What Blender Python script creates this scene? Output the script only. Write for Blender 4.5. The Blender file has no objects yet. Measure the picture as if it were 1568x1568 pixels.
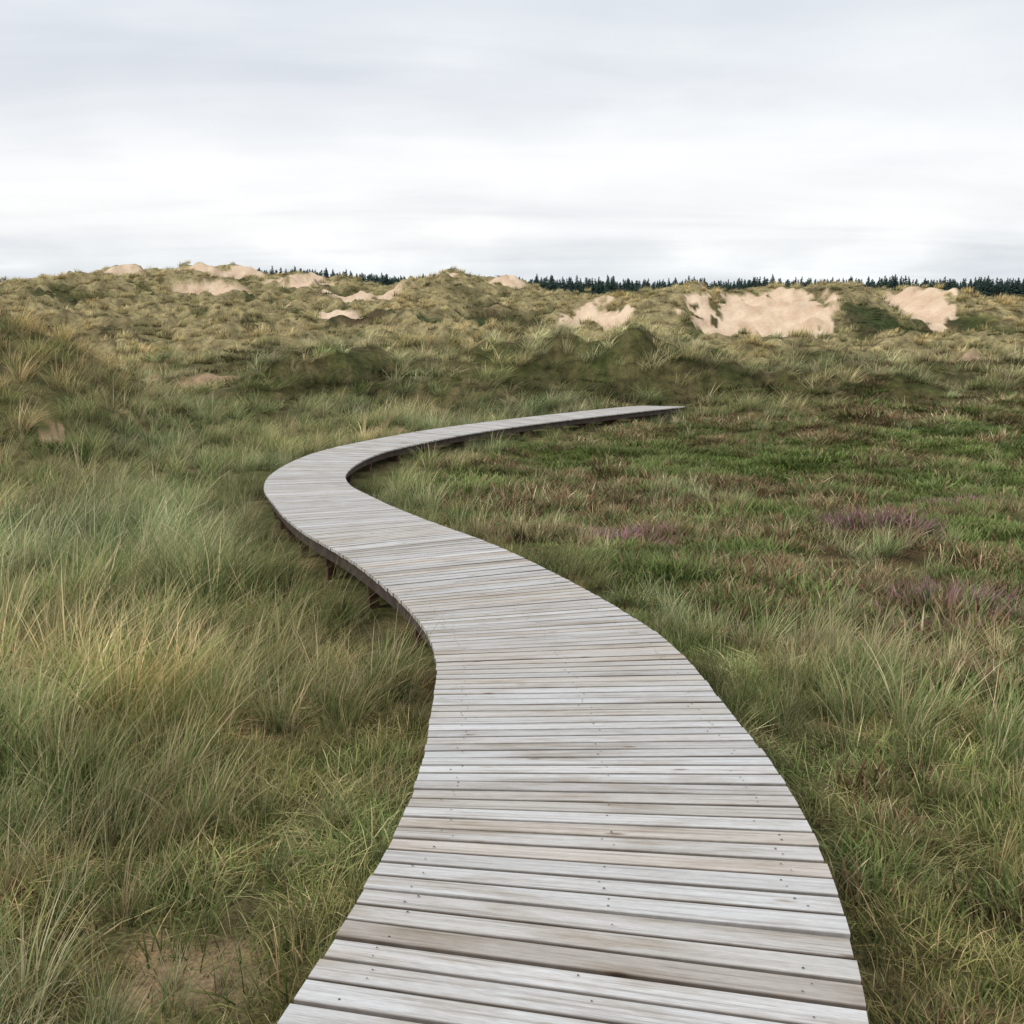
import bpy, math, numpy as np
from mathutils import Vector
E=4.0
scene=bpy.context.scene
scene.view_settings.view_transform='Standard'
scene.view_settings.look='None'
scene.view_settings.exposure=0

# ---------------------------------------------------------------- noise
_p=np.random.default_rng(11).permutation(256); _p=np.concatenate([_p,_p,_p])
_ga=np.random.default_rng(12).uniform(0,2*np.pi,256); _gx=np.cos(_ga); _gy=np.sin(_ga)
def pn(x,y,seed=0):
    x=np.asarray(x,float)+seed*17.31; y=np.asarray(y,float)-seed*9.17
    xi=np.floor(x).astype(int); yi=np.floor(y).astype(int); xf=x-xi; yf=y-yi; xi&=255; yi&=255
    u=xf**3*(xf*(xf*6-15)+10); v=yf**3*(yf*(yf*6-15)+10)
    def g(a,b,dx,dy):
        h=_p[_p[a]+b]&255; return _gx[h]*dx+_gy[h]*dy
    n00=g(xi,yi,xf,yf); n10=g(xi+1,yi,xf-1,yf); n01=g(xi,yi+1,xf,yf-1); n11=g(xi+1,yi+1,xf-1,yf-1)
    return ((n00*(1-u)+n10*u)*(1-v)+(n01*(1-u)+n11*u)*v)*1.5
def fbm(x,y,o=4,seed=0):
    s=0;a=1;t=0
    for i in range(o):
        s=s+a*pn(x*2**i,y*2**i,seed+i*3);t+=a;a*=.5
    return s/t*1.3
def sstep(a,b,x):
    t=np.clip((x-a)/(b-a),0,1); return t*t*(3-2*t)

# ---------------------------------------------------------------- path centre line (x, y, deck height)
CP=np.array([(-1.6,-5,-1.7),(-.85,-2,-1.7),(-.36,0,-1.7),(.15,2.18,-1.7),(.25,2.66,-1.705),(.305,3.05,-1.72),(.34,3.6,-1.76),(.325,4.43,-1.84),
 (.265,5.6,-1.93),(.0,7.0,-2.07),(-.72,8.9,-2.15),(-1.62,10.9,-2.28),(-2.7,14.2,-2.6),(-3.5,17.0,-2.86),(-3.85,19.0,-2.98),(-3.82,20.8,-3.0),
 (-3.5,22.4,-3.0),(-2.75,24.1,-3.0),(-1.5,26.3,-3.0),(.2,28.7,-3.02),(2.13,31.1,-3.05),(4.4,33.9,-3.1),(5.3,35.6,-3.2),(5.6,37.2,-3.35),(5.6,38.2,-3.5)])
def catmull(P,n=30):
    out=[]
    for i in range(1,len(P)-2):
        p0,p1,p2,p3=P[i-1],P[i],P[i+1],P[i+2]
        d1=np.linalg.norm(p1-p0);d2=np.linalg.norm(p2-p1);d3=np.linalg.norm(p3-p2)
        m1=((p1-p0)/d1*d2+(p2-p1)/d2*d1)/(d1+d2)*d2
        m2=((p2-p1)/d2*d3+(p3-p2)/d3*d2)/(d2+d3)*d2
        for k in range(n):
            t=k/n
            out.append((2*t**3-3*t**2+1)*p1+(t**3-2*t**2+t)*m1+(-2*t**3+3*t**2)*p2+(t**3-t**2)*m2)
    out.append(P[-2]); return np.array(out)
PL=catmull(CP)
for _ in range(30):
    PL[1:-1]=PL[1:-1]*.5+(PL[:-2]+PL[2:])*.25
seg=np.linalg.norm(np.diff(PL[:,:2],axis=0),axis=1); S=np.concatenate([[0],np.cumsum(seg)]); SL=S[-1]
def path_at(s):
    s=np.asarray(s,float)
    P=np.stack([np.interp(s,S,PL[:,k]) for k in range(3)],-1)
    a=np.stack([np.interp(np.clip(s-.15,0,SL),S,PL[:,k]) for k in range(3)],-1)
    b=np.stack([np.interp(np.clip(s+.15,0,SL),S,PL[:,k]) for k in range(3)],-1)
    T=b-a; T/=np.linalg.norm(T,axis=-1,keepdims=True)
    N=np.stack([T[...,1],-T[...,0],0*T[...,0]],-1); N/=np.linalg.norm(N,axis=-1,keepdims=True)
    return P,T,N
PS,PT,PN=path_at(np.arange(0,SL,.15))
def path_dist(x,y):
    x=np.asarray(x,float);y=np.asarray(y,float)
    d=np.full(x.shape,1e3); sd=np.full(x.shape,1e3); dz=np.zeros(x.shape)
    m=np.where((y<60)&(y>-15)&(np.abs(x)<35))[0]
    for c in np.array_split(m,max(1,len(m)//20000)):
        if len(c)==0: continue
        D=(x[c,None]-PS[None,:,0])**2+(y[c,None]-PS[None,:,1])**2
        k=D.argmin(1); d[c]=np.sqrt(D[np.arange(len(c)),k])
        sg=(x[c]-PS[k,0])*PN[k,0]+(y[c]-PS[k,1])*PN[k,1]
        sd[c]=np.where(sg>0,1,-1)*d[c]; dz[c]=PS[k,2]
    far=d>900
    sd[far]=np.where(x[far]>0,1,-1)*1e3
    return d,sd,dz

# ---------------------------------------------------------------- terrain
BY=[-50,-10,3,5,7,11,14.5,18,25,35,55,100,400]
BZ=[-2.0,-2.0,-2.1,-2.25,-2.55,-2.8,-3.05,-3.35,-3.5,-3.55,-3.8,-3.4,-3.4]
LX=[-320,-180,-106,-92.7,-79,-65.6,-58.8,-52,-38.5,-30,-19.5,-14,-10,-4.6,2.2,11.6,21,40,70,110,200]
LZ=[3,4,5.0,5.6,7.0,8.2,7.9,6.4,5.9,5.4,4.9,6.9,7.1,5.5,5.0,3.2,2.8,2.0,1.0,.6,.5]
SY=[0,50,70,90,110,130,150,180,200,210,225,260,400]
SV=[0,0,.05,.14,.27,.43,.6,.82,.96,1,.97,.55,.4]
RX=[-10,0,2.5,5.5,9,14.8,18.1,23.1,26.5,34.9,39.9,43.3,47.5,51.7,55.9,65.8,90,130]
RZ=[-3.4,-3,-1.5,.5,.9,1.9,2.5,2.9,2.4,2.4,3.2,3.0,2.3,3.0,1.5,1.0,.8,.5]
FX=[-900,-303,-220,-149,-60,45,303,900]; FZ=[2,4,8,11.3,6.5,5,4.5,3]
BLOW=[(-60,200,8.5,6.5,2.6),(-52,204,5,5,1.8),(-20,150,8,5.5,2.9),(-36.5,180,7,5.5,2.5),(-33.5,164,4,3.5,1.5),(-12.8,201,3.4,6,2.3),(1.5,201,8.5,6,2.2),(-46,157,8.5,5,2.4),
 (-20.5,115,4,2.6,1.5),(-30,128,4,3,1.4),(-66,178,5,4.5,1.5),(-13.4,45.5,3.2,1.2,1.0),(-17.5,48,2.2,1.1,.9),(-9.3,50.5,2.4,1.2,.9),(-4.0,28.4,1.5,.8,.25),(-9.6,21.2,.35,.5,.1),(-12.2,22,.4,.7,.1),
 (27,62,3,1.8,.5)]
FACE=[(9.0,117,4.3,8),(28.3,117,8.4,12),(47.3,124,5.4,9.5)]
SWALE=[(-37,90,8,4.5),(-21.5,95,7,4),(-13,105,7,5),(-55,138,8,6),(-1,120,6,6),(39.5,112,3.5,6),(-19,43.5,3.4,2.0),(-10.5,47.5,3,1.2),(-28,62,6,3),(6,78,9,3),(13,56,6,2.6),(-48,112,7,4),(-30,141,6,4),(28,80,9,3),(-8,70,7,2.6)]
def swale(x,y):
    m=np.zeros(np.shape(x))
    for (cx,cy,rx,ry) in SWALE:
        m=np.maximum(m,np.exp(-(((x-cx)/rx)**2+((y-cy)/ry)**2)*1.1))
    return m
def leftdune(x,y):
    return np.interp(x+.12*(y-26),[-60,-40,-32,-24,-17,-13.4,-11.6,-10.1,-9.2,-8.3,-7],[0,.1,.4,.85,1.0,.84,.64,.38,.18,.05,0])*np.exp(-((y-26)/6.0)**2)
def midridge(x,y):
    cr=43+2.0*pn(x/5,0*x,61)+.06*x
    return (.95+.7*fbm(x/4,y/6+3,2,62))*np.exp(-(np.maximum(np.abs(x+.5)-5.5,0)/5)**2-((y-cr)/np.where(y<cr,2.9,4))**2)
def height(x,y,path=True):
    x=np.asarray(x,float);y=np.asarray(y,float)
    base=np.interp(y,BY,BZ)
    Lr=np.interp(x,LX,LZ)+.7*fbm(x/9,y/40,3,9); wob=8*pn(x/30,y/200,5)
    s=np.interp(y+wob,SY,SV)
    rightdamp=1-.65*sstep(-5,20,x)*(1-sstep(130,190,y))
    z=base+(Lr-base)*s*rightdamp
    a=sstep(45,66,y)*(1-sstep(215,290,y))
    xw=x+5*pn(x/21,y/21,24); yw=y+4*pn(x/19,y/17,25)
    r=1-np.abs(fbm(xw/19,yw/13,3,21))*2.4
    ra=(1-.3*sstep(0,20,x)*(1-sstep(105,130,y)))
    z=z+a*((r-.5)*3.0*ra*(1-.55*sstep(185,210,y))+1.15*fbm(x/6,y/4.5,3,31)-.3)
    z=z-1.0*swale(x,y)
    Rr=np.interp(x,RX,RZ)+.6*fbm(x/7,y/9,3,41)
    yr=130+5*pn(x/14,0*x,44)
    prof=sstep(yr-24,yr-3,y)*(1-sstep(yr+10,yr+45,y))
    zr=-3.5+(Rr+3.5)*prof
    z=np.maximum(z,zr+ .7*fbm(x/4,y/4,3,47)*prof)
    for (cx,cy,rx,ry) in FACE:
        u=(x-cx)/rx;v=(y-cy)/ry; q=np.sqrt(u*u+v*v)
        z=z-2.0*np.exp(-(u*u*1.8+v*v*1.8))+.6*np.exp(-((q-1.1)/.15)**2)*sstep(-1.1,.1,v)
    for (cx,cy,rx,ry,am) in BLOW:
        u=(x-cx)/rx;v=(y-cy)/ry
        z=z+am*1.6*v*np.exp(-(u*u+v*v))
    z=z+4.2*leftdune(x,y)*(1+.14*fbm(x/3,y/3,3,51))
    z=z+1.5*np.exp(-(((x+27)/10)**2)-((y-38)/8)**2)
    z=z+2.2*midridge(x,y)
    z=z+1.3*np.exp(-((x-16)/7)**2-((y-64)/4)**2)+1.6*np.exp(-((x+13)/6)**2-((y-57)/3.5)**2)+1.4*np.exp(-((x+1)/8)**2-((y-63)/4)**2)
    z=z+1.2*np.exp(-((x-22)/7)**2-((y-49)/3.2)**2)+.35*np.exp(-((x-8)/3)**2-((y-36.5)/1.6)**2)+1.1*np.exp(-((x-14)/5)**2-((y-43)/2.8)**2)
    n=.16*fbm(x/3.2,y/3.2,3,71)+.06*fbm(x/.9,y/.9,2,75)+.55*sstep(20,35,y)*fbm(x/3.2,y/2.6,3,73)
    z=z+n
    f=sstep(300,560,y); z=z*(1-f)+f*np.interp(x,FX,FZ)
    rr=np.hypot(x,y); g=sstep(800,2500,rr); z=z*(1-g)+g*(-3)
    if path:
        d,sd,dz=path_dist(x,y)
        w=1-sstep(.9,3.6,d)
        low=np.where(sd<0,.44,.36)+.06*pn(x/1.1,y/1.1,81)
        low=low-.35*sstep(34.5,37,y)
        z=z*(1-w)+w*(dz-low)
    return z
def relief(x,y):
    r=1.6+.04*np.maximum(y,0); h=height(x,y,False)
    m=sum(height(x+r*a,y+r*b,False) for a,b in ((1,0),(-1,0),(0,1),(0,-1)))/4
    return (h-m)/(r*.12)

def sandmask(x,y):
    m=np.zeros(np.shape(x))
    for (cx,cy,rx,ry,am) in BLOW:
        u=(x-cx)/rx;v=(y-cy)/ry
        k=.5*fbm(x/(rx*.45),y/(ry*.6),4,91)
        m=np.maximum(m,1-sstep(.62,.85,np.sqrt(u*u+v*v)+k))
    for (cx,cy,rx,ry) in FACE:
        u=(x-cx)/rx;v=(y-cy)/ry; u=u/(1+.18*v)
        clump=.7*sstep(.12,.4,fbm(x/1.5+y/6,y/2.6,3,95))*sstep(.0,-.7,u)
        m=np.maximum(m,1-sstep(.9,1.0,np.sqrt(u*u+v*v)+.42*fbm(x/2.4,y/4.5,4,92)+clump))
    u=(x+1.12)/.33; v=(y-3.05)/.27
    m=np.maximum(m,.7*(1-sstep(.4,1.2,np.sqrt(u*u+v*v)+.8*fbm(x*4,y*4,3,93))))
    return m

def mix(a,b,t):
    a=np.asarray(a,float);b=np.asarray(b,float);t=np.asarray(t)[...,None]; return a*(1-t)+b*t
HEATHP=[(1.4,12.5,.75,.55),(5.3,13.8,.65,.6)]
MOSS=[(4.3,24,4.6,3.2),(8.5,17.5,2.6,2.2),(6.5,12.5,1.2,.9),(12,27,4,2.5),(3.6,5.2,1,1),(9,21,2,2)]
def blobs(L,x,y,seed):
    m=np.zeros(np.shape(x))
    for (cx,cy,rx,ry) in L:
        u=(x-cx)/rx;v=(y-cy)/ry
        m=np.maximum(m,1-sstep(.65,1.15,np.sqrt(u*u+v*v)+.4*pn(x/rx*1.7,y/ry*1.7,seed)))
    return m
def heathzone(x,y,sd):
    return sstep(1.3,2.4,sd+ .7*fbm(x/2.2,y/2.2,2,101))*sstep(5.5,8.5,y+x*.6)*(1-sstep(29,37,y-x*.45+5*fbm(x/9,y/9,2,102)))
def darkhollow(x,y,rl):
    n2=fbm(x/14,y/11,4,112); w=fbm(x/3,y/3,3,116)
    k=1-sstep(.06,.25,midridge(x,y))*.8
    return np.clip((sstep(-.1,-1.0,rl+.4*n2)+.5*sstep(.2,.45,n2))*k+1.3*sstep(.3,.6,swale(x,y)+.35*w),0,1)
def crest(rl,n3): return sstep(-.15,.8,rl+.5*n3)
def groundcol(x,y,sd,rl):
    n1=fbm(x/1.7,y/1.7,4,111); n2=fbm(x/14,y/11,4,112); n3=fbm(x/5,y/4,4,113); n4=fbm(x/.35,y/.35,3,114)
    olive=(.12,.115,.05); straw=(.27,.215,.12); green=(.07,.10,.028)
    c=mix(olive,straw,np.clip(.35+1.1*n4,0,1)); k=np.clip(.45+1.1*n1,0,1)*.7; c=c*(1-k[...,None])+np.array(green)*k[...,None]
    far=sstep(42,66,y)
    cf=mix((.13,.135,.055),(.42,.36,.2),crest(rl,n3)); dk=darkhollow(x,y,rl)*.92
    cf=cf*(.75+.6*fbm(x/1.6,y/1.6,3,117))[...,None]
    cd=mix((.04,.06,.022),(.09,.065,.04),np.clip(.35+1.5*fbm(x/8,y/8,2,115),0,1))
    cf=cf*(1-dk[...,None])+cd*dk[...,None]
    md=(sstep(25,36,y)*(1-far))[...,None]; c=c*(1-.25*md)*(1+.6*md*fbm(x/1.1,y/1.1,3,118)[...,None])  # mid-range ground darkened as painted shade between tussocks, plus random mottling
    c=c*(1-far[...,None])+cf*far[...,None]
    hz=heathzone(x,y,sd)
    cH=mix((.12,.075,.04),(.065,.10,.026),np.clip(.5+1.3*n3,0,1))
    c=c*(1-hz[...,None])+cH*hz[...,None]
    mo=blobs(MOSS,x,y,121)*.8; c=c*(1-mo[...,None])+np.array((.075,.12,.02))*mo[...,None]
    return c

# ---------------------------------------------------------------- material helpers
def newmat(name):
    m=bpy.data.materials.new(name); m.use_nodes=True; nt=m.node_tree
    for n in list(nt.nodes): nt.nodes.remove(n)
    out=nt.nodes.new('ShaderNodeOutputMaterial'); return m,nt,out
def N(nt,t,**kw):
    n=nt.nodes.new(t)
    for k,v in kw.items(): setattr(n,k,v)
    return n
def ramp(nt,stops):
    r=nt.nodes.new('ShaderNodeValToRGB'); e=r.color_ramp.elements
    while len(e)<len(stops): e.new(.5)
    for el,(p,c) in zip(e,stops):
        el.position=p; el.color=(*c,1) if len(c)==3 else c
    return r
def mixc(nt,mode,fac,a,b):
    m=nt.nodes.new('ShaderNodeMix'); m.data_type='RGBA'; m.blend_type=mode
    for s,v in ((0,fac),(6,a),(7,b)):
        if isinstance(v,bpy.types.NodeSocket): nt.links.new(v,m.inputs[s])
        else: m.inputs[s].default_value=v
    return m.outputs[2]

def foliage_mat(name,transl=.3):
    m,nt,out=newmat(name)
    a=N(nt,'ShaderNodeAttribute',attribute_name='Col'); t=N(nt,'ShaderNodeAttribute',attribute_name='tint',attribute_type='INSTANCER')
    c=mixc(nt,'MULTIPLY',1.0,a.outputs['Color'],t.outputs['Color'])
    p=N(nt,'ShaderNodeBsdfDiffuse')
    nt.links.new(c,p.inputs['Color'])
    tr=N(nt,'ShaderNodeBsdfTranslucent'); nt.links.new(c,tr.inputs['Color'])
    ms=N(nt,'ShaderNodeMixShader'); ms.inputs[0].default_value=transl
    nt.links.new(p.outputs[0],ms.inputs[1]); nt.links.new(tr.outputs[0],ms.inputs[2]); nt.links.new(ms.outputs[0],out.inputs['Surface'])
    return m
GRASS=foliage_mat('grass_blades',.25); HEATH=foliage_mat('heather_twigs',.1); NEEDLE=foliage_mat('conifer_needles',.1)

def mesh_obj(name,V,F,mat=None,col=None,link=True,smooth=False):
    me=bpy.data.meshes.new(name); 
    V=np.asarray(V,float)
    me.from_pydata(V.tolist(),[],F if isinstance(F,list) else F.tolist()); me.update()
    if col is not None:
        a=me.color_attributes.new('Col','FLOAT_COLOR','POINT')
        c4=np.concatenate([np.asarray(col,float),np.ones((len(V),1))],1) if np.shape(col)[1]==3 else np.asarray(col,float)
        a.data.foreach_set('color',c4.astype(np.float32).ravel())
    if smooth: me.polygons.foreach_set('use_smooth',[True]*len(me.polygons))
    if mat: me.materials.append(mat)
    o=bpy.data.objects.new(name,me)
    if link: scene.collection.objects.link(o)
    return o

# ---------------------------------------------------------------- terrain mesh
rad=np.concatenate([[.3],np.geomspace(.8,60,250),np.geomspace(60.6,250,330),np.geomspace(256,4000,50)])
af=np.linspace(-42,42,640); ab=np.linspace(42,318,110)[1:-1]
ang=np.radians(np.concatenate([af,ab])); na=len(ang)
R_,A_=np.meshgrid(rad,ang,indexing='ij'); X=(R_*np.sin(A_)).ravel(); Y=(R_*np.cos(A_)).ravel()
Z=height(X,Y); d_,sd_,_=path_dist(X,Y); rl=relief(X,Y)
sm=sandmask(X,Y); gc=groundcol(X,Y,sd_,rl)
sandc=mix((.84,.66,.49),(.62,.44,.30),np.clip(.4+.9*fbm(X/2.2,Y/3,4,131),0,1))
nearS=(1-sstep(60,100,Y))[:,None]; sandc=sandc*(1-nearS*np.array([.36,.42,.47]))*(1-nearS*.3*np.clip(.5+2*fbm(X/.7,Y/.5,3,134),0,1)[:,None])
gc=gc*(1-sm[:,None])+sandc*sm[:,None]
sr=sm*sstep(60,100,Y)
Z=Z+sr*(.2*fbm(X/1.3,Y/1.6,3,133))
V=np.stack([X,Y,Z+E],1); V=np.vstack([V,[0,0,float(height(np.array([0.]),np.array([0.]))[0])+E]])
gc=np.vstack([gc,[.1,.1,.05]]); alpha=np.concatenate([sm*np.where(Y>60,1,.5),[0]])
nr=len(rad)
I,J=np.meshgrid(np.arange(nr-1),np.arange(na),indexing='ij'); J2=(J+1)%na
F=np.stack([(I*na+J),(I*na+J2),((I+1)*na+J2),((I+1)*na+J)],-1).reshape(-1,4)[:,::-1].tolist()
F+= [[nr*na,(j+1)%na,j] for j in range(na)]
m,nt,out=newmat('dune_ground')
a=N(nt,'ShaderNodeAttribute',attribute_name='Col')
tc=N(nt,'ShaderNodeTexCoord')
n1=N(nt,'ShaderNodeTexNoise'); n1.inputs['Scale'].default_value=2.3; n1.inputs['Detail'].default_value=10; n1.inputs['Roughness'].default_value=.7
n2=N(nt,'ShaderNodeTexNoise'); n2.inputs['Scale'].default_value=45; n2.inputs['Detail'].default_value=6
nt.links.new(tc.outputs['Object'],n1.inputs['Vector']); nt.links.new(tc.outputs['Object'],n2.inputs['Vector'])
r1=ramp(nt,[(.3,(.35,.35,.35)),(.5,(1,1,1)),(.7,(1.0,1.0,1.0))]); r1.color_ramp.elements[2].color=(1.6,1.5,1.35,1)
r2=ramp(nt,[(.3,(.45,.45,.45)),(.7,(1.4,1.4,1.4))]); r2.color_ramp.elements[1].color=(1.5,1.45,1.3,1)
nt.links.new(n1.outputs[0],r1.inputs[0]); nt.links.new(n2.outputs[0],r2.inputs[0])
inv=N(nt,'ShaderNodeMath',operation='MULTIPLY_ADD'); nt.links.new(a.outputs['Alpha'],inv.inputs[0]); inv.inputs[1].default_value=-.8; inv.inputs[2].default_value=1
c=mixc(nt,'MULTIPLY',inv.outputs[0],a.outputs['Color'],r1.outputs[0]); c=mixc(nt,'MULTIPLY',inv.outputs[0],c,r2.outputs[0])
p=N(nt,'ShaderNodeBsdfPrincipled'); p.inputs['Roughness'].default_value=.95; p.inputs['Specular IOR Level'].default_value=.1
nt.links.new(c,p.inputs['Base Color'])
b=N(nt,'ShaderNodeBump'); b.inputs['Strength'].default_value=.7; b.inputs['Distance'].default_value=.25
nt.links.new(n1.outputs[0],b.inputs['Height']); nt.links.new(b.outputs[0],p.inputs['Normal']); nt.links.new(p.outputs[0],out.inputs['Surface'])
col4=np.concatenate([gc,alpha[:,None]],1)
ter=mesh_obj('dune_terrain',V,F,m,col4,smooth=True)

# ---------------------------------------------------------------- tuft meshes
def tuft(name,n,R,L,w,lean,curl,pals,seg=4,seed=0,mat=GRASS,tipcol=None,wind=(.0,.0),flat=0,lowdark=.3):
    g=np.random.default_rng(seed)
    th=g.uniform(0,2*np.pi,n); rr=R*np.sqrt(g.uniform(0,1,n)); bx=rr*np.cos(th); by=rr*np.sin(th)
    az=th+g.normal(0,1.0,n); ln=g.uniform(L[0],L[1],n)*(1-.35*(rr/R)**2)
    le=np.abs(g.normal(lean,lean*.5,n))*(.4+.9*rr/R); cu=np.abs(g.normal(curl,curl*.5,n))
    ww=w*g.uniform(.6,1.3,n)
    pi=g.choice(len(pals),n,p=[q[0] for q in pals]); pc=np.array([q[1] for q in pals])[pi]*g.uniform(.65,1.25,(n,1))
    T=np.linspace(0,1,seg+1); px=bx.copy();py=by.copy();pz=np.full(n,-.03)
    Vs=[];Cs=[]
    wx=-np.sin(az+g.normal(0,.5,n));wy=np.cos(az+g.normal(0,.5,n))
    for k,t in enumerate(T):
        if k>0:
            a=le+cu*(t**1.3)*1.5; a=np.minimum(a,2.2)
            if flat: a=np.minimum(a+flat,1.62)
            st=ln/seg
            px=px+st*np.sin(a)*np.cos(az)+st*wind[0]*t; py=py+st*np.sin(a)*np.sin(az)+st*wind[1]*t; pz=pz+st*np.cos(a)
            if flat: pz=np.maximum(pz,.01)
        hw=ww*.5*max(.06,(1-t**2.2))
        Vs.append(np.stack([px-wx*hw,py-wy*hw,pz],1)); Vs.append(np.stack([px+wx*hw,py+wy*hw,pz],1))
        cc=pc*(lowdark+(1-lowdark)*min(1,t*1.7))  # blade bases darkened: shade inside the tuft painted into the colour
        if tipcol is not None:
            f=sstep(.35,.7,t)*tipcol[0]; cc=cc*(1-f)+np.array(tipcol[1])*g.uniform(.5,1.4,(n,1))*f
        else: cc=cc*(1-.3*t*t)+np.array((.6,.5,.3))*.3*t*t
        Cs+= [cc,cc]
    V=np.stack(Vs,1).reshape(-1,3); C=np.stack(Cs,1).reshape(-1,3)
    st=2*(seg+1)
    q=np.array([[2*k,2*k+1,2*k+3,2*k+2] for k in range(seg)])
    F=(q[None]+(np.arange(n)*st)[:,None,None]).reshape(-1,4)
    return mesh_obj(name,V,F,mat,C,link=False,smooth=True)
G1=(.28,.375,.155);G2=(.40,.465,.20);G3=(.13,.245,.07);ST=(.84,.74,.49);ST2=(.63,.52,.31);BR=(.27,.165,.09);RB=(.22,.11,.06)
green=[(.38,G1),(.20,G2),(.20,G3),(.14,ST),(.08,ST2)]
blend=[(.22,G1),(.2,G2),(.08,G3),(.33,ST),(.17,ST2)]
strawp=[(.1,G1),(.12,G2),(.53,ST),(.25,ST2)]
brownp=[(.4,BR),(.22,RB),(.25,G3),(.13,ST2)]
cg=bpy.data.collections.new('marram_tufts')
def add(col,o): col.objects.link(o)
W=(.35,.05)
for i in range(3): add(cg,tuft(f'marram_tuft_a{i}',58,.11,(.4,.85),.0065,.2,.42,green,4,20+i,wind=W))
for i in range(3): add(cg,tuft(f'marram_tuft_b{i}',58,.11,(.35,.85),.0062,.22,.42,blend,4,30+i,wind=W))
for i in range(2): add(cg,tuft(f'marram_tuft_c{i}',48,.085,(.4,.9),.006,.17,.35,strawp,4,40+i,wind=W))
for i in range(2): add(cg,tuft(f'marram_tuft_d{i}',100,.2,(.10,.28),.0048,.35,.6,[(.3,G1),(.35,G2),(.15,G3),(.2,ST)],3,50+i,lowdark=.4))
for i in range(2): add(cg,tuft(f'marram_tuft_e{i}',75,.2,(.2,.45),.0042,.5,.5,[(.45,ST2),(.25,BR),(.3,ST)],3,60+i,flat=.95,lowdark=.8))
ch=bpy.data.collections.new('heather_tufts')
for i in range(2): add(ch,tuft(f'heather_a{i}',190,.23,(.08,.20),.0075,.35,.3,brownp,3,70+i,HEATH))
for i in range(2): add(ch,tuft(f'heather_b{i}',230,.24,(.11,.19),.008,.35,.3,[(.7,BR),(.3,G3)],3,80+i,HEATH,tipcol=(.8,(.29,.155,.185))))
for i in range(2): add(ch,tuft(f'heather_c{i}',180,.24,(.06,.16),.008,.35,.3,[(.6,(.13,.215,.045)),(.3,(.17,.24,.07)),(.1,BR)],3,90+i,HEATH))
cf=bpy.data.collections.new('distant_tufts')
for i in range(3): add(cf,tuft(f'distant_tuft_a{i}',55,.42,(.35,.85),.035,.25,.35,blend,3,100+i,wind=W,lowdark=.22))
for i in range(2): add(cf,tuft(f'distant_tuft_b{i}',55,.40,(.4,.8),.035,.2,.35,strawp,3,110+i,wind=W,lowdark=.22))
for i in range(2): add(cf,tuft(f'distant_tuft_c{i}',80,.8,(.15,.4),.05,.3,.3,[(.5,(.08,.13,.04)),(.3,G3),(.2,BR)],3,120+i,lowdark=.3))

def scatter(name,coll,P,rot,scl,idx,tint):
    me=bpy.data.meshes.new(name); me.vertices.add(len(P)); me.vertices.foreach_set('co',np.asarray(P,np.float32).ravel())
    def at(nm,ty,key,arr,dt=np.float32):
        a=me.attributes.new(nm,ty,'POINT'); a.data.foreach_set(key,np.asarray(arr,dt).ravel())
    at('rot','FLOAT_VECTOR','vector',rot); at('scl','FLOAT_VECTOR','vector',scl); at('idx','INT','value',idx,np.int32)
    at('tint','FLOAT_COLOR','color',np.concatenate([np.maximum(tint,.02),np.ones((len(P),1))],1))
    o=bpy.data.objects.new(name,me); scene.collection.objects.link(o)
    ng=bpy.data.node_groups.new(name+'_scatter','GeometryNodeTree')
    ng.interface.new_socket('Geometry',in_out='INPUT',socket_type='NodeSocketGeometry'); ng.interface.new_socket('Geometry',in_out='OUTPUT',socket_type='NodeSocketGeometry')
    gi=ng.nodes.new('NodeGroupInput'); go=ng.nodes.new('NodeGroupOutput')
    ci=ng.nodes.new('GeometryNodeCollectionInfo'); ci.inputs['Collection'].default_value=coll; ci.inputs['Separate Children'].default_value=True; ci.inputs['Reset Children'].default_value=True
    ip=ng.nodes.new('GeometryNodeInstanceOnPoints'); ip.inputs['Pick Instance'].default_value=True
    def na_(nm,ty):
        n=ng.nodes.new('GeometryNodeInputNamedAttribute'); n.data_type=ty; n.inputs['Name'].default_value=nm; return n.outputs['Attribute']
    er=ng.nodes.new('FunctionNodeEulerToRotation'); L=ng.links
    mp=ng.nodes.new('GeometryNodeMeshToPoints')
    L.new(gi.outputs[0],mp.inputs['Mesh']); L.new(mp.outputs[0],ip.inputs['Points']); L.new(ci.outputs[0],ip.inputs['Instance'])
    L.new(na_('idx','INT'),ip.inputs['Instance Index']); L.new(na_('rot','FLOAT_VECTOR'),er.inputs[0]); L.new(er.outputs[0],ip.inputs['Rotation'])
    L.new(na_('scl','FLOAT_VECTOR'),ip.inputs['Scale']); L.new(ip.outputs[0],go.inputs[0])
    md=o.modifiers.new('scatter','NODES'); md.node_group=ng
    print(name,len(P)); return o

def sample(rho,r0,rmax,amax,pw,rmin=1.0,seed=1):
    g=np.random.default_rng(seed); pts=[]
    edges=np.geomspace(rmin,rmax,60)
    for a,b in zip(edges[:-1],edges[1:]):
        m=(a+b)/2; dens=rho*min(1,(r0/m)**pw); am=amax if m>4 else np.radians(75)
        n=g.poisson(dens*am*(b*b-a*a))
        r=np.sqrt(g.uniform(a*a,b*b,n)); t=g.uniform(-am,am,n); pts.append(np.stack([r*np.sin(t),r*np.cos(t)],1))
    return np.vstack(pts)
def rots(n,g,tilt=.08,yaw=None):
    return np.stack([g.normal(0,tilt,n),g.normal(0,tilt,n),g.uniform(0,2*np.pi,n) if yaw is None else yaw],1)

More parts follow.
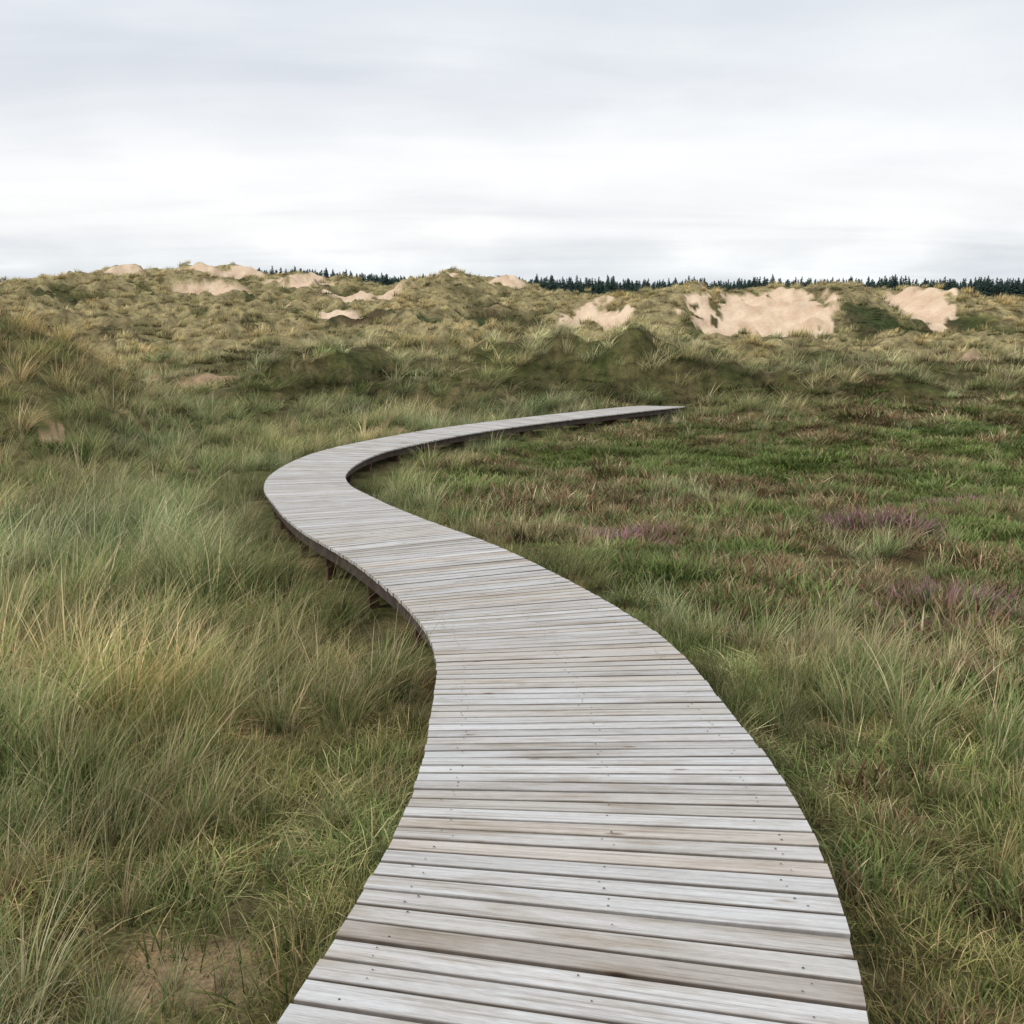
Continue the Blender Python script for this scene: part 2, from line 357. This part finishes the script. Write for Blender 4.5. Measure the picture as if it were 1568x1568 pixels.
# near / mid grass : tall tufts
g=np.random.default_rng(5)
P=sample(38,6,66,np.radians(38),1.2,seed=3); x,y=P[:,0],P[:,1]
d,sd,_=path_dist(x,y); sm=sandmask(x,y); hz=heathzone(x,y,sd); mo=blobs(MOSS,x,y,121); hp=blobs(HEATHP,x,y,122)
rl=relief(x,y)
u=g.uniform(0,1,len(x))
cover=.5+1.9*fbm(x/.9,y/.9,3,141)
straggle=fbm(x/2.4,y/2.4,3,142)
rr=np.hypot(x,y)
dh=darkhollow(x,y,rl); mr=midridge(x,y)
pkeep=np.where(hz>.5,.10+.55*sstep(.10,.4,straggle),.45+.5*cover)
md=sstep(30,40,y)
pkeep=pkeep*(1-md)+md*np.clip(.45+1.9*fbm(x/1.0,y/1.2,3,144)+.4*sstep(.1,.5,mr),0,1)
pkeep=pkeep*(1-.97*sm)*(1-.97*hp)*(1-.6*mo)*(1-.7*sstep(34,42,y)*dh*(1-sstep(.1,.4,mr)))
keep=(d>.80)&(u<pkeep)&~((hz>.5)&(d<1.0)); x,y,d,sd,hz,sm,mo,rl,mr=[q[keep] for q in (x,y,d,sd,hz,sm,mo,rl,mr)]; n=len(x); u=g.uniform(0,1,n)
nz=fbm(x/3.0,y/3.0,3,151); dry=fbm(x/1.5,y/1.5,2,152)
rr=np.hypot(x,y); md=sstep(30,40,y)
ldune=sstep(.05,.4,leftdune(x,y))
ps=np.clip(.28+1.0*nz+.15*sstep(14,40,y)+.35*(hz>.5)+.7*ldune+.6*sstep(.5,.9,mr)+.45*sstep(-.1,.7,rl)*md-.3*(1-sstep(.9,1.8,d)),.02,.95)
short=np.clip(.5-.1*rr,.05,.3)
idx=np.where(u<ps*.6,g.integers(6,8,n),np.where(u<ps,g.integers(3,6,n),g.integers(0,3,n)))
v=g.uniform(0,1,n)
idx=np.where((v<short),g.integers(10,12,n),idx)
s=g.uniform(.65,1.15,n)*(.55+.45*sstep(2.5,8,rr))*(1+sstep(20,60,rr)*.2)
edge=1-sstep(.9,2.2,d)
s=s*np.where(hz>.5,.52,1)*(1-edge*np.where((sd<0)&(rr>6),.25,.5))*(1+.45*fbm(x/1.3,y/1.3,2,155))
s=s*np.where((sd>0)&(rr<12),.8,1)
wd=1+rr/22
tint=np.ones((n,3))*g.uniform(.72,1.25,(n,1))
bl=np.clip(.4+1.2*fbm(x/4,y/4,3,161),0,1)[:,None]; tint*= (1-bl)*np.array([1.06,1.0,.88])+bl*np.array([.95,1.0,.98])
br=sstep(0,.5,dry)[:,None]*(1-sstep(5,9,rr))[:,None]*.5; tint*=(1-br)+br*np.array([1.1,.85,.7])
tint*=1+.5*fbm(x/1.8,y/1.8,3,163)[:,None]
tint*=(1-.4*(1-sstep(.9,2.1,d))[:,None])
tint*=(1-ldune[:,None]*.7)+ldune[:,None]*.7*np.array([1.03,.86,.76])
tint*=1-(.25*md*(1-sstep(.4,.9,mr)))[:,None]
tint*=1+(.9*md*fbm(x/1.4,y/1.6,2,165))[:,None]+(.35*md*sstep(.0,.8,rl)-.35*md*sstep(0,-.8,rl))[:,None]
z=height(x,y)+E
sh=s*(1+.25*md)
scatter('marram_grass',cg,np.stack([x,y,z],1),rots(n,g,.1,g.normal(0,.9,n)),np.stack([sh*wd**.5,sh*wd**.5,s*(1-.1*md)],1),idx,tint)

# short turf grass under and between the tufts, close by
P=sample(60,4.5,16,np.radians(38),1.6,seed=23); x,y=P[:,0],P[:,1]
d,sd,_=path_dist(x,y); sm=sandmask(x,y); hz=heathzone(x,y,sd); n5=fbm(x/.8,y/.8,3,241)
u=g.uniform(0,1,len(x)); keep=(d>.8)&(u<(1-.9*sm)*(.75+.6*n5))&(hz<.6); x,y,d,n5=[q[keep] for q in (x,y,d,n5)]; n=len(x)
th=g.uniform(0,1,n)<np.clip(.32-1.0*fbm(x/1.2,y/1.2,3,243),.04,.8)
idx=np.where(th,g.integers(10,12,n),g.integers(8,10,n)); s=g.uniform(.6,1.15,n)
tint=np.ones((n,3))*g.uniform(.6,1.15,(n,1))*(1+.55*fbm(x/.9,y/.9,3,245))[:,None]
gg_=np.clip(.45+1.4*fbm(x/1.6,y/1.6,2,247),0,1)[:,None]; tint*=(1-gg_)*np.array([1.08,.86,.72])+gg_*np.array([.90,1.02,.76])
scatter('turf_grass',cg,np.stack([x,y,height(x,y)+E],1),rots(n,g,.1),np.stack([s,s,s],1),idx,tint)

# heather
P=sample(24,7,60,np.radians(38),1.25,seed=9); x,y=P[:,0],P[:,1]
d,sd,_=path_dist(x,y); sm=sandmask(x,y); hz=heathzone(x,y,sd); mo=blobs(MOSS,x,y,121); hp=blobs(HEATHP,x,y,122); rl=relief(x,y)
h3=blobs([(3.9,8.4,.45,.6),(7.6,16.8,.6,.5)],x,y,124)*.3
u=g.uniform(0,1,len(x)); lf=(sd>0)&(y<9)
dh=sstep(33,40,y)*darkhollow(x,y,rl)*(1-sstep(.1,.4,midridge(x,y)))
pk=np.maximum(hz*.95,np.where(lf,.3,.04)); pk=np.maximum(pk,hp*1.2); pk=np.maximum(pk,.8*dh)
keep=(d>.9)&(u<pk*(1-sm)); x,y,d,sd,hz,mo,hp,dh,h3=[q[keep] for q in (x,y,d,sd,hz,mo,hp,dh,h3)]; n=len(x); u=g.uniform(0,1,n)
nz=fbm(x/2.6,y/2.6,3,171)
pm=np.clip(.45+1.4*nz+.8*mo,.03,.97)
idx=np.where(u<pm,g.integers(4,6,n),g.integers(0,2,n)); idx=np.where(g.uniform(0,1,n)<np.maximum(hp*1.0,h3),g.integers(2,4,n),idx)
rr=np.hypot(x,y); s=g.uniform(.75,1.35,n)*(1+.25*hp)*(1+rr/80)*(.6+.4*sstep(1,2,d))
s=s*(1+.75*fbm(x/1.2,y/1.2,2,175))
tint=np.ones((n,3))*g.uniform(.7,1.2,(n,1))*(1+.55*fbm(x/1.6,y/1.6,3,173)[:,None])*(1-.3*dh[:,None])
scatter('heather',ch,np.stack([x,y,height(x,y)+E],1),rots(n,g,.12),np.stack([s*(1+rr/40),s*(1+rr/40),s],1),idx,tint)

# distant grass
P=sample(1.9,60,232,np.radians(35),1.0,rmin=50,seed=13); x,y=P[:,0],P[:,1]
sm=sandmask(x,y); n3=fbm(x/5,y/4,4,113); rl=relief(x,y); u=g.uniform(0,1,len(x))
keep=(u<(.30+1.2*fbm(x/2.2,y/2.2,3,191)+.3*crest(rl,n3))*(1-sm)**2)&(sm<.25); x,y,n3,rl=x[keep],y[keep],n3[keep],rl[keep]; n=len(x); u=g.uniform(0,1,n)
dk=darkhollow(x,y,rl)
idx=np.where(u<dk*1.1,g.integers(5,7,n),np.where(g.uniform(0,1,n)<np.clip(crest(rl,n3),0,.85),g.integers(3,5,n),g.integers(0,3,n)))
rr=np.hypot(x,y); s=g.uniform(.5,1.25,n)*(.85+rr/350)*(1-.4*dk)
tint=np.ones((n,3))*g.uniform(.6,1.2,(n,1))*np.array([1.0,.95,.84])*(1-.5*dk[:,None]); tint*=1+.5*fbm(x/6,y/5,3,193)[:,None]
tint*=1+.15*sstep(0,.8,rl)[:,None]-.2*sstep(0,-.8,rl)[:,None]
bw_=sstep(.05,.4,fbm(x/18,y/14,3,195))[:,None]*.5; tint*=(1-bw_)+bw_*np.array([1.0,.82,.65])
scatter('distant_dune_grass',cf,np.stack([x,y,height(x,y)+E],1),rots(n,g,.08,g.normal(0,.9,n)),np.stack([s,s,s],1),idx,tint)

# ---------------------------------------------------------------- conifers
cc=bpy.data.collections.new('conifer_trees')
for vi in range(4):
    gg=np.random.default_rng(200+vi); V=[];F=[];C=[]
    H=13+gg.uniform(-1,1.5)
    for k in range(6):
        a0=k*math.pi/3
        V+= [(.22*math.cos(a0),.22*math.sin(a0),0),(.02*math.cos(a0),.02*math.sin(a0),H)]; C+=[(.09,.07,.05)]*2
    for k in range(6): F.append([2*k,(2*k+2)%12,(2*k+3)%12,2*k+1])
    z=1.2
    while z<H-.2:
        fr=(z-1.2)/(H-1.2); Rb=(3.6*(1-fr)**.75+.2); nb=int(11-5*fr)
        for b in range(nb):
            a=gg.uniform(0,2*math.pi); r=Rb*gg.uniform(.6,1.15); dr=r*gg.uniform(.1,.4); wd=.34*r+.14
            cx,sx=math.cos(a),math.sin(a); zz=z+gg.uniform(-.2,.2); i0=len(V)
            V+= [(0,0,zz+.25),(cx*r*.5-sx*wd,sx*r*.5+cx*wd,zz-dr*.5),(cx*r,sx*r,zz-dr+.15*r),(cx*r*.5+sx*wd,sx*r*.5-cx*wd,zz-dr*.5),(cx*r*.55,sx*r*.55,zz+.12)]
            F+= [[i0,i0+1,i0+4],[i0+1,i0+2,i0+4],[i0+2,i0+3,i0+4],[i0+3,i0,i0+4]]
            sh=gg.uniform(.6,1.3); C+= [(.065*sh,.10*sh,.085*sh)]*5  # dark green needles, with distance haze put into the colour as a blue cast
        z+=.45+.2*(1-fr)
    cc.objects.link(mesh_obj(f'conifer_variant_{vi}',V,F,NEEDLE,np.array(C),link=False))
n=4200; g=np.random.default_rng(77)
x=g.uniform(-400,400,n); y=g.uniform(590,690,n)
dens=np.clip(.85+.6*fbm(x/25,y/60,2,181),.3,1)*np.where(x<-170,.45,1)
k=g.uniform(0,1,n)<dens; x,y=x[k],y[k]; n=len(x); s=g.uniform(.8,1.15,n)*(1.05+.14*fbm(x/30,0*x,2,183))
scatter('conifer_forest',cc,np.stack([x,y,height(x,y)+E-.3],1),rots(n,g,.01),np.stack([s,s,s],1),g.integers(0,4,n),np.ones((n,3))*g.uniform(.8,1.3,(n,1)))

# ---------------------------------------------------------------- boardwalk
bw=bpy.data.objects.new('boardwalk',None); scene.collection.objects.link(bw)
g=np.random.default_rng(31)
HWD=.705; pitch=.094; gap=.011; TH=.03; ns=int(SL/pitch)-2
s0=np.arange(ns)*pitch
Pa,Ta,Na=path_at(s0+gap/2); Pb,Tb,Nb=path_at(s0+pitch-gap/2)
V=[];F=[];B=[];RN=[]
for i in range(ns):
    l=HWD+g.normal(0,.002); r=HWD+g.normal(0,.002); dz=g.normal(0,.001); tl=g.normal(0,.001)
    a=Pa[i];b=Pb[i]
    j1=g.uniform(0,.04); j2=g.uniform(0,.04)
    sec=[(j1,-TH),(j1,-.003),(.03+j1,0),(.97-j2,0),(1-j2,-.003),(1-j2,-TH)]
    i0=len(V); rn=g.uniform()
    for o in (-l,-l*.33,r*.33,r):
        for (t,zz) in sec:
            p=a*(1-t)+b*t; nn=Na[i]*(1-t)+Nb[i]*t
            q=p+nn*o; V.append((q[0],q[1],q[2]+E+zz+dz+tl*o/HWD)); B.append((o,t*.09,i*1.37)); RN.append(rn)
    for e in range(3):
        for k in range(6):
            k2=(k+1)%6
            F.append([i0+e*6+k,i0+e*6+k2,i0+(e+1)*6+k2,i0+(e+1)*6+k])
    F.append([i0+k for k in range(6)][::-1]); F.append([i0+18+k for k in range(6)])
m,nt,out=newmat('weathered_boards')
at=N(nt,'ShaderNodeAttribute',attribute_name='bco'); ar=N(nt,'ShaderNodeAttribute',attribute_name='brand')
def mapped(sc):
    mp=N(nt,'ShaderNodeMapping'); mp.inputs['Scale'].default_value=sc; nt.links.new(at.outputs['Vector'],mp.inputs['Vector']); return mp.outputs[0]
def noise(vec,sc,det=6,ro=.6,dist=0):
    n=N(nt,'ShaderNodeTexNoise'); n.inputs['Scale'].default_value=sc; n.inputs['Detail'].default_value=det; n.inputs['Roughness'].default_value=ro; n.inputs['Distortion'].default_value=dist
    nt.links.new(vec,n.inputs['Vector']); return n.outputs[0]
gr=noise(mapped((1.6,75,1)),1,6,.65,.3); pt=noise(mapped((2.2,9,1)),1,4); fine=noise(mapped((25,260,1)),1,4)
rb=ramp(nt,[(0,(.44,.40,.355)),(.12,(.57,.54,.50)),(.3,(.655,.645,.635)),(.5,(.56,.545,.53)),(.68,(.62,.565,.505)),(.82,(.585,.58,.575)),(1,(.73,.715,.70))]); nt.links.new(ar.outputs['Fac'],rb.inputs[0])
rg=ramp(nt,[(.3,(.48,.44,.40)),(.46,(.88,.87,.855)),(.6,(1,1,1)),(.8,(1,1,1))]); rg.color_ramp.elements[3].color=(1.1,1.1,1.1,1); nt.links.new(gr,rg.inputs[0])
rp=ramp(nt,[(.3,(.74,.67,.59)),(.5,(1,1,1)),(.75,(1,1,1))]); rp.color_ramp.elements[2].color=(1.1,1.11,1.13,1); nt.links.new(pt,rp.inputs[0])
rf=ramp(nt,[(.3,(.82,.82,.82)),(.65,(1,1,1))]); rf.color_ramp.elements[1].color=(1.06,1.06,1.06,1); nt.links.new(fine,rf.inputs[0])
c=mixc(nt,'MULTIPLY',1,rb.outputs[0],rg.outputs[0]); c=mixc(nt,'MULTIPLY',1,c,rp.outputs[0]); c=mixc(nt,'MULTIPLY',1,c,rf.outputs[0])
vo=N(nt,'ShaderNodeTexVoronoi'); nt.links.new(mapped((2.6,9,1)),vo.inputs['Vector']); vo.inputs['Scale'].default_value=1
rk=ramp(nt,[(.04,(.33,.24,.18)),(.08,(.75,.68,.6)),(.12,(1,1,1))]); nt.links.new(vo.outputs['Distance'],rk.inputs[0])
c=mixc(nt,'MULTIPLY',.85,c,rk.outputs[0])
sp_=N(nt,'ShaderNodeSeparateXYZ'); nt.links.new(at.outputs['Vector'],sp_.inputs[0])
re=ramp(nt,[(0,(.25,.2,.16)),(.06,(1,1,1)),(.94,(1,1,1)),(1,(.25,.2,.16))])
dv=N(nt,'ShaderNodeMath',operation='MULTIPLY'); dv.inputs[1].default_value=1/.09; nt.links.new(sp_.outputs[1],dv.inputs[0]); nt.links.new(dv.outputs[0],re.inputs[0])
c=mixc(nt,'MULTIPLY',.9,c,re.outputs[0])
p=N(nt,'ShaderNodeBsdfPrincipled'); p.inputs['Roughness'].default_value=.75; p.inputs['Specular IOR Level'].default_value=.3; nt.links.new(c,p.inputs['Base Color'])
b=N(nt,'ShaderNodeBump'); b.inputs['Strength'].default_value=.5; b.inputs['Distance'].default_value=.003; nt.links.new(gr,b.inputs['Height']); nt.links.new(b.outputs[0],p.inputs['Normal'])
nt.links.new(p.outputs[0],out.inputs['Surface'])
bo=mesh_obj('deck_boards',V,F,m); me=bo.data
a=me.attributes.new('bco','FLOAT_VECTOR','POINT'); a.data.foreach_set('vector',np.array(B,np.float32).ravel())
a=me.attributes.new('brand','FLOAT','POINT'); a.data.foreach_set('value',np.array(RN,np.float32))
bo.parent=bw
def simple(name,col,rough,metal=0,var=.35,sc=12):
    m,nt,out=newmat(name); p=N(nt,'ShaderNodeBsdfPrincipled'); p.inputs['Roughness'].default_value=rough; p.inputs['Metallic'].default_value=metal
    tc=N(nt,'ShaderNodeTexCoord'); n=N(nt,'ShaderNodeTexNoise'); n.inputs['Scale'].default_value=sc; n.inputs['Detail'].default_value=6; nt.links.new(tc.outputs['Object'],n.inputs['Vector'])
    r=ramp(nt,[(.3,tuple(q*(1-var) for q in col)),(.7,tuple(q*(1+var) for q in col))]); nt.links.new(n.outputs[0],r.inputs[0]); nt.links.new(r.outputs[0],p.inputs['Base Color']); nt.links.new(p.outputs[0],out.inputs['Surface']); return m
V=[];F=[]
for i in range(ns):
    if s0[i]>18: break
    for o in (-.55,0.02,.56):
        for t in (.28,.72):
            if g.uniform()<.4: continue
            p_=Pa[i]*(1-t)+Pb[i]*t; q=p_+Na[i]*(o+g.normal(0,.02)); i0=len(V); rd=.0036*g.uniform(.7,1.2)
            for k in range(6): V.append((q[0]+rd*math.cos(k*1.047),q[1]+rd*math.sin(k*1.047),q[2]+E+.0035))
            F.append(list(range(i0,i0+6)))
nl=mesh_obj('screw_heads',V,F,simple('rusty_screw',(.11,.09,.075),.6,.3)); nl.parent=bw
brown=simple('dark_timber',(.07,.05,.04),.85,0,.4,9)
V=[];F=[]
ss=np.arange(0,SL-.3,.3); Pp,Tt,Nn=path_at(ss)
for o in (-.62,-.02,.6):
    i0=len(V)
    for k in range(len(ss)):
        for (dx,dz) in ((-.024,-.034),(.024,-.034),(.024,-.18),(-.024,-.18)):
            q=Pp[k]+Nn[k]*(o+dx); V.append((q[0],q[1],q[2]+E+dz))
    for k in range(len(ss)-1):
        for j in range(4): F.append([i0+4*k+j,i0+4*k+(j+1)%4,i0+4*(k+1)+(j+1)%4,i0+4*(k+1)+j])
st=mesh_obj('stringers',V,F,brown); st.parent=bw
V=[];F=[]
def box(c,ax,ay,hx,hy,z0,z1):
    i0=len(V)
    for zz in (z0,z1):
        for (a_,b_) in ((-1,-1),(1,-1),(1,1),(-1,1)):
            q=c+ax*hx*a_+ay*hy*b_; V.append((q[0],q[1],zz))
    F.extend([[i0,i0+3,i0+2,i0+1],[i0+4,i0+5,i0+6,i0+7],[i0,i0+1,i0+5,i0+4],[i0+1,i0+2,i0+6,i0+5],[i0+2,i0+3,i0+7,i0+6],[i0+3,i0,i0+4,i0+7]])
sp=np.arange(.8,SL-1,1.5); Pp,Tt,Nn=path_at(sp)
for k in range(len(sp)):
    T2=np.array([Tt[k][0],Tt[k][1],0]); zt=Pp[k][2]+E
    for o in (-.53,.51): box(Pp[k]+Nn[k]*o,Nn[k],T2,.045,.045,zt-1.2,zt-.035)
    box(Pp[k]-T2*.08,Nn[k],T2,.6,.024,zt-.30,zt-.183)
po=mesh_obj('posts_and_crossbeams',V,F,simple('reddish_post_timber',(.11,.055,.035),.85,0,.4,9)); po.parent=bw

# far right white marker sign
V=[];F=[]
sx,sy=38.2,76.0; sz=float(height(np.array([sx]),np.array([sy]))[0])+E
sg=bpy.data.objects.new('trail_sign',None); scene.collection.objects.link(sg)
ex=np.array([1.,0,0]);ey=np.array([0,1.,0])
box(np.array([sx,sy,0]),ex,ey,.05,.05,sz-.3,sz+1.25); o=mesh_obj('post',V,F,brown); o.parent=sg
V=[];F=[]; box(np.array([sx,sy-.08,0]),ex,ey,.3,.015,sz+.85,sz+1.3); o=mesh_obj('panel',V,F,simple('white_sign_paint',(.75,.75,.75),.5,0,.05)); o.parent=sg

# ---------------------------------------------------------------- world, sun, camera
w=bpy.data.worlds.new('World'); scene.world=w; w.use_nodes=True; nt=w.node_tree
for n_ in list(nt.nodes): nt.nodes.remove(n_)
out=nt.nodes.new('ShaderNodeOutputWorld'); bg=nt.nodes.new('ShaderNodeBackground')
sk=nt.nodes.new('ShaderNodeTexSky'); sk.sky_type='NISHITA'; sk.sun_disc=False
tc=nt.nodes.new('ShaderNodeTexCoord'); sep=nt.nodes.new('ShaderNodeSeparateXYZ'); nt.links.new(tc.outputs['Generated'],sep.inputs[0])
def M(op,a,b=None):
    n=nt.nodes.new('ShaderNodeMath'); n.operation=op
    for i,v in enumerate((a,b)):
        if v is None: continue
        if isinstance(v,bpy.types.NodeSocket): nt.links.new(v,n.inputs[i])
        else: n.inputs[i].default_value=v
    return n.outputs[0]
zz=M('MAXIMUM',sep.outputs[2],0.0); dn=M('ADD',zz,.1)
cx=nt.nodes.new('ShaderNodeCombineXYZ'); nt.links.new(M('DIVIDE',sep.outputs[0],dn),cx.inputs[0]); nt.links.new(M('DIVIDE',sep.outputs[1],dn),cx.inputs[1])
def wn(vec,sc,det,ro=.5,ms=(1,1,1),loc=(0,0,0),dist=0):
    mp=nt.nodes.new('ShaderNodeMapping'); mp.inputs['Scale'].default_value=ms; mp.inputs['Location'].default_value=loc; nt.links.new(vec,mp.inputs['Vector'])
    n=nt.nodes.new('ShaderNodeTexNoise'); n.inputs['Scale'].default_value=sc; n.inputs['Detail'].default_value=det; n.inputs['Roughness'].default_value=ro; n.inputs['Distortion'].default_value=dist
    nt.links.new(mp.outputs[0],n.inputs['Vector']); return n.outputs[0]
streak=wn(cx.outputs[0],1.0,6,.5,(.45,1.0,1),(3.1,.4,0),.5)
low=wn(tc.outputs['Generated'],6,6,.5,(1,1,2.2),(1.3,0,.3))
base=ramp(nt,[(0,(.77,.83,.86)),(.035,(.86,.895,.92)),(.085,(1.0,1.0,1.0)),(.15,(.97,.985,1.0)),(.21,(.87,.90,.94)),(.28,(.82,.865,.91)),(1,(.84,.87,.91))]); nt.links.new(zz,base.inputs[0])
rs=ramp(nt,[(.32,(.88,.89,.915)),(.5,(1,1,1)),(.68,(1,1,1))]); rs.color_ramp.elements[2].color=(1.08,1.075,1.07,1); nt.links.new(streak,rs.inputs[0])
rl_=ramp(nt,[(.38,(.85,.87,.90)),(.56,(1,1,1)),(.66,(1,1,1))]); rl_.color_ramp.elements[2].color=(1.12,1.11,1.10,1); nt.links.new(low,rl_.inputs[0])
lowf=nt.nodes.new('ShaderNodeMapRange'); lowf.inputs[1].default_value=.04; lowf.inputs[2].default_value=.10; lowf.inputs[3].default_value=.95; lowf.inputs[4].default_value=.25; nt.links.new(sep.outputs[2],lowf.inputs[0])
c=mixc(nt,'MULTIPLY',1,base.outputs[0],rs.outputs[0]); c=mixc(nt,'MULTIPLY',lowf.outputs[0],c,rl_.outputs[0])
skm=mixc(nt,'MULTIPLY',1,sk.outputs[0],(.1,.1,.1,1))
c=mixc(nt,'MIX',.97,skm,c)
nt.links.new(c,bg.inputs['Color']); bg.inputs['Strength'].default_value=1.0; nt.links.new(bg.outputs[0],out.inputs['Surface'])
sl=bpy.data.lights.new('sun','SUN'); sl.energy=1.5; sl.angle=math.radians(12); sl.color=(1,.96,.9); so=bpy.data.objects.new('sun',sl); scene.collection.objects.link(so)
az=math.radians(245); el=math.radians(42)
sk.sun_elevation=el; sk.sun_rotation=az
dirs=Vector((math.sin(az)*math.cos(el),math.cos(az)*math.cos(el),math.sin(el)))
so.rotation_euler=dirs.to_track_quat('Z','Y').to_euler(); so.location=(0,0,50)
cam=bpy.data.cameras.new('camera'); cam.lens=35.59; cam.sensor_width=36; cam.clip_end=9000; cam.clip_start=.05
co=bpy.data.objects.new('camera',cam); co.location=(0,0,E); co.rotation_euler=(math.radians(90-11.1),0,0); scene.collection.objects.link(co); scene.camera=co
